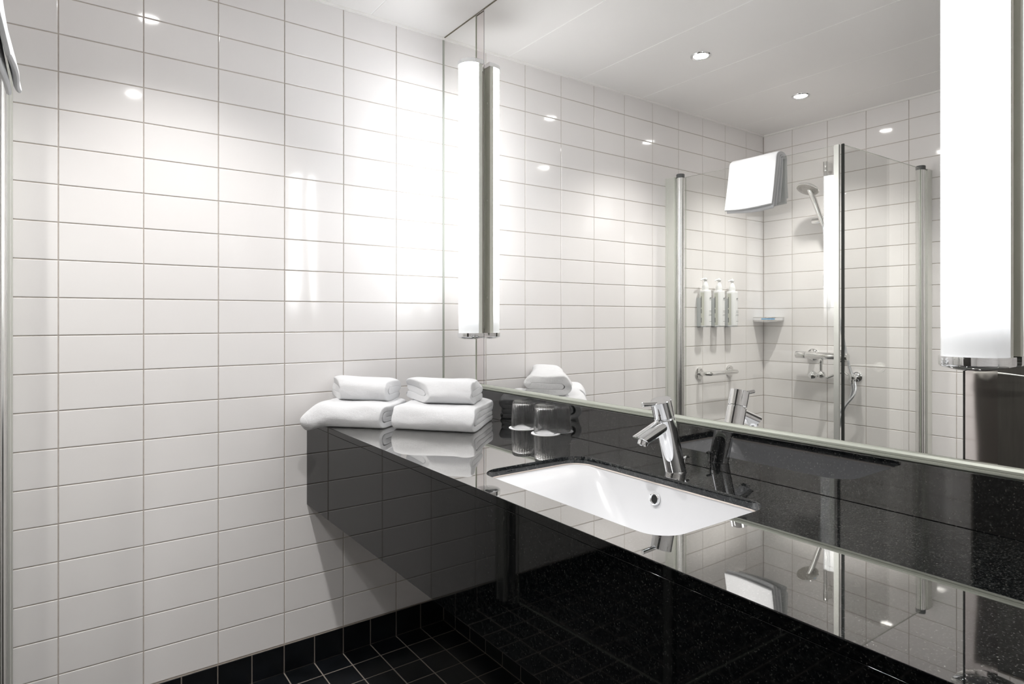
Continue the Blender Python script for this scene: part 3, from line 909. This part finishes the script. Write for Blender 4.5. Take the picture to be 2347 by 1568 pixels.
# towel over the screen
def hanging():
    # panel line x(y)
    def px(y): return -1.3455 - (-.086 - y) / .728 * .027
    ya, yb = -.376, -.602
    zt = ZG + .004
    m = MB()
    def sheet(zf, zbk, off, ya, yb, th, flare, seed, shear, ob):
        path = []
        nf = 22
        for k in range(nf + 1):
            t = k / nf; z = zf + (zt - .014 - zf) * t
            path.append((off + flare * (1 - t) ** 1.3, z))
        cx1, rx1 = (off - ob) / 2, (off + ob) / 2
        path += [(cx1 + rx1 * math.cos(a), zt - .014 + (.018 + (off - .044) * .5) * math.sin(a)) for a in [PI * j / 10 for j in range(1, 10)]]
        for k in range(nf + 1):
            t = k / nf; path.append((-ob - .002 * t, zt - .014 + (zbk - zt + .014) * t))
        out = thick_path(path, th); n = len(out); vs = []; ks = 22
        for i in range(ks + 1):
            t = i / ks; 
            for (dx, z) in out:
                y = ya + (yb - ya) * t
                low = max(0, (zt - z) / .25)
                wv = noise.noise_vector(Vector((y * 7 + seed, z * 5, seed))); w2 = math.sin(y * 26 + seed) * .004
                e = min(t, 1 - t); th_k = 1 - .5 * max(0, 1 - e / .04)
                front = .6 if dx > 0 else .2
                x = px(y) + dx * 1.0 + (wv.x * .010 + w2 * .7) * low * front
                yy = y + wv.y * .004 + shear * low * (1 if dx > 0 else -.2) + (.018 * low if i == 0 and 0 else 0)
                zz = z + wv.z * .003 + .006 * low * math.sin(t * PI * 1.4 + seed)
                vs.append((x, yy, zz))
        fs = [(i * n + j, i * n + (j + 1) % n, (i + 1) * n + (j + 1) % n, (i + 1) * n + j) for i in range(ks) for j in range(n)]
        m.add(vs, fs, 0, True)
        h = n // 2
        for base in (0, ks * n):
            F_ = [(j, j + 1, n - 3 - j, n - 2 - j) for j in range(h - 2)] + [(n - 1, 0, n - 2)]
            m.add([vs[i] for i in range(base, base + n)], F_, 0, True)
    sheet(1.672, 1.858, .0150, ya + .003, yb, .0090, .016, 1.2, .004, .0085)     # innermost layers
    sheet(1.655, 1.858, .0300, ya + .001, yb, .0100, .026, 1.6, .005, .0100)
    sheet(1.640, 1.668, .0440, ya, yb, .0110, .036, 2.0, .006, .0105)      # inner layer
    sheet(1.652, 1.690, .0580, ya + .004, yb, .0110, .036, 2.6, .004, .0195)  # outer layer
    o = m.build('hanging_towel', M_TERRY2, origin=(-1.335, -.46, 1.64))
    sb = o.modifiers.new('soft', 'SUBSURF'); sb.levels = 1; sb.render_levels = 1
    o.data.polygons.foreach_set('use_smooth', [True] * len(o.data.polygons))
    return tag(o, 'white towel folded over the top of the glass shower screen', 'towel')
hanging()

# ------------------------------------------------------------------ shower set on the shower wall
WX = -W
rx, ry = WX + .050, -.3945
sr = thing('shower_rail', (WX, ry, 1.337), 'chrome vertical shower rail with sliding holder on the shower wall', 'shower rail')
m = MB(); m.cyl((rx, ry, 1.338), (rx, ry, 2.002), .0105, n=28, bv=.001); m.build('rail_tube', M_CHROME_D, sr)
for z0, z1 in ((1.948, 2.003), (1.337, 1.392)):
    m = MB(); m.box(WX + .0005, rx - .004, ry - .011, ry + .011, z0 + .003, z1 - .003, 0, .003)
    m.cyl((rx, ry, z0), (rx, ry, z1), .0125, n=28, bv=.002)
    m.build('wall_bracket', M_CHROME_D, sr)
m = MB()
sz = 1.690
m.cyl((rx, ry, sz - .024), (rx, ry, sz + .024), .017, n=28, bv=.003)
m.cyl((rx + .004, ry - .016, sz), (rx + .004, ry + .070, sz), .0155, n=28, bv=.003)
m.cyl((rx, ry, sz), (rx + .045, ry - .012, sz + .004), .015, .013, n=24, bv=.002)
m.build('slider', M_CHROME_D, sr)
hd = thing('hand_shower', (rx + .05, ry, sz), 'round chrome hand shower held on the rail', 'hand shower')
m = MB()
hc = Vector((rx + .105, -.352, 1.848)); hn = Vector((.42, .12, -.9)).normalized()
g0 = Vector((rx + .048, ry - .012, sz - .035)); g1_ = Vector((rx + .075, -.372, 1.79)); g2_ = hc - hn * .012
m.tube([g0, g0 + (g1_ - g0) * .3, g0 + (g1_ - g0) * .7, g1_, (g1_ + g2_) * .5 + Vector((.003, 0, .006)), g2_], [.0105, .0115, .0135, .014, .014, .012], 20)
m.build('handle', M_CHROME_D, hd)
m = MB()
m.lathe([(0, -.022), (.020, -.021), (.045, -.014), (.0565, -.006), (.0585, -.001), (.0575, .002), (.054, .0025)], hc, hn, 48)
hp = m.build('head', M_CHROME_D, hd)
m = MB(); m.lathe([(0, .0035), (.052, .0025), (.0545, .0018)], hc, hn, 48)
for rr_ in (.012, .022, .032, .042):
    kk = int(rr_ * 700)
    qh = hn.to_track_quat('Z', 'Y')
    for a in range(kk):
        an = 2 * PI * a / kk
        p = hc + qh @ Vector((rr_ * math.cos(an), rr_ * math.sin(an), .003))
        m.lathe([(.0016, 0), (.0012, .002), (0, .0022)], p, hn, 6)
m.build('spray_face', M_NOZ, hp)
# mixer valve
vx = WX + .060
mv = thing('shower_mixer', (WX, -.39, .955), 'chrome thermostatic bar mixer on the shower wall', 'shower mixer')
m = MB()
m.cyl((vx, -.236, .961), (vx, -.290, .961), .0200, n=32, bv=.003)
m.cyl((vx, -.2915, .961), (vx, -.462, .961), .0190, n=32, bv=.001)
m.cyl((vx, -.4635, .961), (vx, -.516, .961), .0200, n=32, bv=.003)
m.build('bar', M_CHROME_D, mv)
for y in (-.300, -.455):
    m = MB(); m.lathe([(0, 0), (.033, 0), (.034, .003), (.030, .010), (.020, .015), (.015, .017), (.015, .052)], (WX, y, .961), (1, 0, 0), 36)
    m.build('wall_rosette', M_CHROME_D, mv)
m = MB()
m.cyl((vx, -.374, .945), (vx, -.374, .918), .0125, n=24, bv=.001)
m.cyl((vx, -.374, .918), (vx, -.374, .875), .0085, n=24)
m.lathe([(0, -.021), (.008, -.0195), (.015, -.015), (.020, -.006), (.021, 0), (.020, .006), (.015, .015), (.008, .0195), (0, .021)], (vx, -.376, .859), (0, 0, 1), 32)
m.build('outlet', M_CHROME_D, mv)
m = MB()
m.cyl((vx, -.376, .859), (vx + .035, -.362, .859), .010, n=20)
m.lathe([(0, -.024), (.009, -.0222), (.017, -.017), (.0225, -.007), (.024, 0), (.0225, .007), (.017, .017), (.009, .0222), (0, .024)], (vx + .052, -.358, .858), (1, .3, 0), 32)
m.build('knob', M_CHROME, mv)
# wall outlet for the hose
eo = thing('hose_outlet', (WX, -.535, .857), 'chrome round hose outlet on the shower wall', 'hose outlet')
m = MB()
m.lathe([(0, 0), (.025, 0), (.026, .004), (.022, .007), (.0145, .009), (.0145, .036), (.0152, .037), (.0152, .041), (.0145, .042), (.0145, .066), (.016, .068), (.016, .074), (0, .076)], (WX, -.535, .857), (1, 0, 0), 36)
m.cyl((WX + .058, -.535, .857), (WX + .058, -.535, .826), .0095, n=20, bv=.001)
m.build('outlet_body', M_CHROME, eo)
def smooth_path(P, n=8):
    P = [Vector(p) for p in P]; out = []
    for i in range(len(P) - 1):
        a, b_, c_, d_ = P[max(i - 1, 0)], P[i], P[i + 1], P[min(i + 2, len(P) - 1)]
        for k in range(n):
            t = k / n
            out.append(.5 * ((2 * b_) + (c_ - a) * t + (2 * a - 5 * b_ + 4 * c_ - d_) * t * t + (3 * b_ - a - 3 * c_ + d_) * t ** 3))
    out.append(P[-1]); return out
m = MB()
m.tube(smooth_path([(vx, -.391, .850), (vx + .004, -.410, .846), (vx + .004, -.445, .862), (vx + .002, -.490, .880), (vx + .002, -.517, .868)]), .0062, 12)
tag(m.build('link_hose', M_CHROME_D, origin=(vx, -.45, .86)), 'short grey curved pipe from the mixer to the round outlet', 'pipe')
m = MB()
m.tube(smooth_path([(WX + .058, -.535, .826), (WX + .057, -.537, .79), (WX + .056, -.522, .74), (WX + .056, -.492, .70), (WX + .058, -.472, .655), (WX + .060, -.466, .61), (WX + .066, -.474, .592), (WX + .072, -.482, .61), (WX + .074, -.490, .655), (WX + .074, -.512, .71), (WX + .060, -.550, .775), (WX + .030, -.535, .835), (WX + .022, -.500, .93), (WX + .04, -.455, 1.2), (WX + .075, -.420, 1.5), (rx + .048, ry - .012, sz - .037)]), .0066, 12)
tag(m.build('shower_hose', M_HOSE, origin=(WX + .06, -.5, .43)), 'silver shower hose looping below the round outlet', 'hose')
# ------------------------------------------------------------------ fittings on the back wall inside the shower
gb = thing('grab_bar', (-1.70, 0, .866), 'chrome grab bar on the tiles below the soap bottles', 'grab bar')
m = MB(); zb_ = .868
P = [(-1.565, -.006, zb_), (-1.565, -.030, zb_), (-1.568, -.046, zb_), (-1.580, -.057, zb_), (-1.596, -.060, zb_), (-1.70, -.060, zb_), (-1.802, -.060, zb_), (-1.818, -.057, zb_), (-1.830, -.046, zb_), (-1.833, -.030, zb_), (-1.833, -.006, zb_)]
m.tube(P, .0112, 20); m.build('bar', M_CHROME_D, gb)
for x in (-1.565, -1.833):
    m = MB(); m.lathe([(0, 0), (.031, 0), (.0325, .0025), (.0315, .006), (.026, .0085), (.0115, .009)], (x, -.0004, zb_), (0, -1, 0), 36)
    m.build('rosette', M_CHROME_D, gb)
# soap bottles in their holders
def bottle_set(i, x):
    ord_ = ('first', 'middle', 'last')[i]
    where = ('nearest the screen hinge', 'between the other two', 'nearest the shower corner')[i]
    z0 = 1.1195
    m = MB()
    m.box(x - .038, x + .016, -.0035, -.0006, z0 - .004, z0 + .152)
    m.box(x + .0135, x + .016, -.026, -.0035, z0 - .004, z0 + .152)
    m.box(x - .036, x + .016, -.052, -.0035, z0 - .004, z0 - .0012)
    tag(m.build('bottle_holder', M_BRACK, origin=(x, 0, z0)), 'grey wall bracket holding the soap bottle ' + where, 'bracket', 'soap bottle brackets in the shower')
    b_ = thing('soap_bottle', (x, -.032, z0), 'white pump soap bottle on the shower wall, ' + where, 'soap bottle', 'pump bottles in the shower')
    m = MB(); bx_ = x - .012
    prevz = None
    out0 = rrect(bx_ - .026, bx_ + .026, -.060, -.008, .016, 6); n = len(out0)
    lay = [(.94, z0), (.985, z0 + .002), (1, z0 + .006), (1, z0 + .184), (.985, z0 + .188), (.93, z0 + .1905)]
    prev = None
    for s_, z in lay:
        cur = [(bx_ + (px_ - bx_) * s_, -.034 + (py_ + .034) * s_, z) for px_, py_ in out0]
        if prev: m.add(prev + cur, [(k, (k + 1) % n, n + (k + 1) % n, n + k) for k in range(n)], 0, True)
        else: m.add(cur, [tuple(range(n))])
        prev = cur
    m.add(prev, [tuple(range(n))])
    bd = m.build('bottle_body', M_PLASTIC, b_)
    m = MB()
    m.lathe([(.0180, 0), (.0180, .012), (.0165, .026), (.0120, .038), (.0075, .046), (.0045, .052), (.0040, .074), (0, .074)], (bx_, -.034, z0 + .1900), (0, 0, 1), 28)
    m.lathe([(.0040, 0), (.0080, .006), (.0110, .012), (.0110, .017), (.009, .020), (0, .0205)], (bx_, -.034, z0 + .236), (0, 0, 1), 24)
    zt = z0 + .2515
    m.tube([(bx_ - .011, -.034, zt), (bx_ + .008, -.034, zt + .001), (bx_ + .026, -.034, zt - .002), (bx_ + .038, -.034, zt - .007)], [.0050, .0050, .0038, .0022], 12)
    m.build('pump', M_PLASTIC, b_)
    # printed marks: narrow strip on the side, name and lines on the front
    m = MB(); xs_ = bx_ + .0262
    m.box(xs_ - .0002, xs_ + .0001, -.046, -.022, z0 + .006, z0 + .180)
    m.build('side_strip', M_BSIDE, bd)
    for (a, c) in ((.100, .160), (.070, .092), (.020, .046)):
        m = MB(); m.box(xs_ + .0001, xs_ + .0004, -.0300, -.0262, z0 + a, z0 + c)
        m.build('side_print', M_INK, bd)
    yf_ = -.0602
    for (zz, a, c) in ((.083, -.020, .002), (.076, -.020, .002), (.064, -.020, .003), (.057, -.020, .006), (.026, -.018, .002)):
        zz += z0; m = MB()
        xx = bx_ + a
        while xx < bx_ + c:
            w_ = random.uniform(.0012, .0030); m.box(xx, min(xx + w_, bx_ + c), yf_ - .0003, yf_, zz, zz + .0016); xx += w_ + .0007
        m.build('print_line', M_INK, bd)
    # the short name in slanted strokes with a rule below
    m = MB()
    for (a, c) in (((-.000, .0), (-.004, .010)), ((-.004, .010), (-.0055, 0)), ((-.008, .0), (-.0095, .009)), ((-.012, .0), (-.0135, .010)), ((-.0105, .0085), (-.0165, .0095))):
        p0 = Vector((bx_ + a[0], yf_ - .0003, z0 + .145 + a[1])); p1 = Vector((bx_ + c[0], yf_ - .0003, z0 + .145 + c[1]))
        m.tube([p0, p1], .0006, 6)
    m.box(bx_ - .018, bx_ + .001, yf_ - .0003, yf_, z0 + .1395, z0 + .1405)
    m.build('printed_name', M_INK, bd)
for i, x in enumerate((-1.562, -1.681, -1.800)): bottle_set(i, x)
# corner soap dish
sd_ = thing('soap_dish', (-W + .06, -.06, 1.155), 'chrome corner soap dish in the shower corner', 'soap dish')
m = MB()
cxx, cyy, zz = -W + .004, -.004, 1.166
ring = [(cxx + .105, cyy, zz)] + [(cxx + .105 * math.cos(a) ** .55, cyy - .125 * math.sin(a) ** .55, zz) for a in [PI / 2 * k / 16 for k in range(1, 16)]] + [(cxx, cyy - .125, zz)]
m.tube(ring, .0042, 12)
m.tube([(p[0], p[1], p[2] - .014) for p in ring], .0030, 10)
m.build('rim', M_CHROME_D, sd_)
m = MB()
out = [(cxx + .001, cyy - .001)] + [(p[0] - .002, p[1] + .001) for p in ring]
m.prism(out, zz - .017, zz - .0145); m.build('tray', M_CHROME_D, sd_)
m = MB()
m.box(cxx + .030, cxx + .062, cyy - .092, cyy - .020, zz - .0144, zz + .0035, 0, .006)
tag(m.build('soap_bar', M_BLUE, origin=(cxx + .046, cyy - .055, zz - .0144)), 'light blue bar lying in the corner soap dish', 'soap')
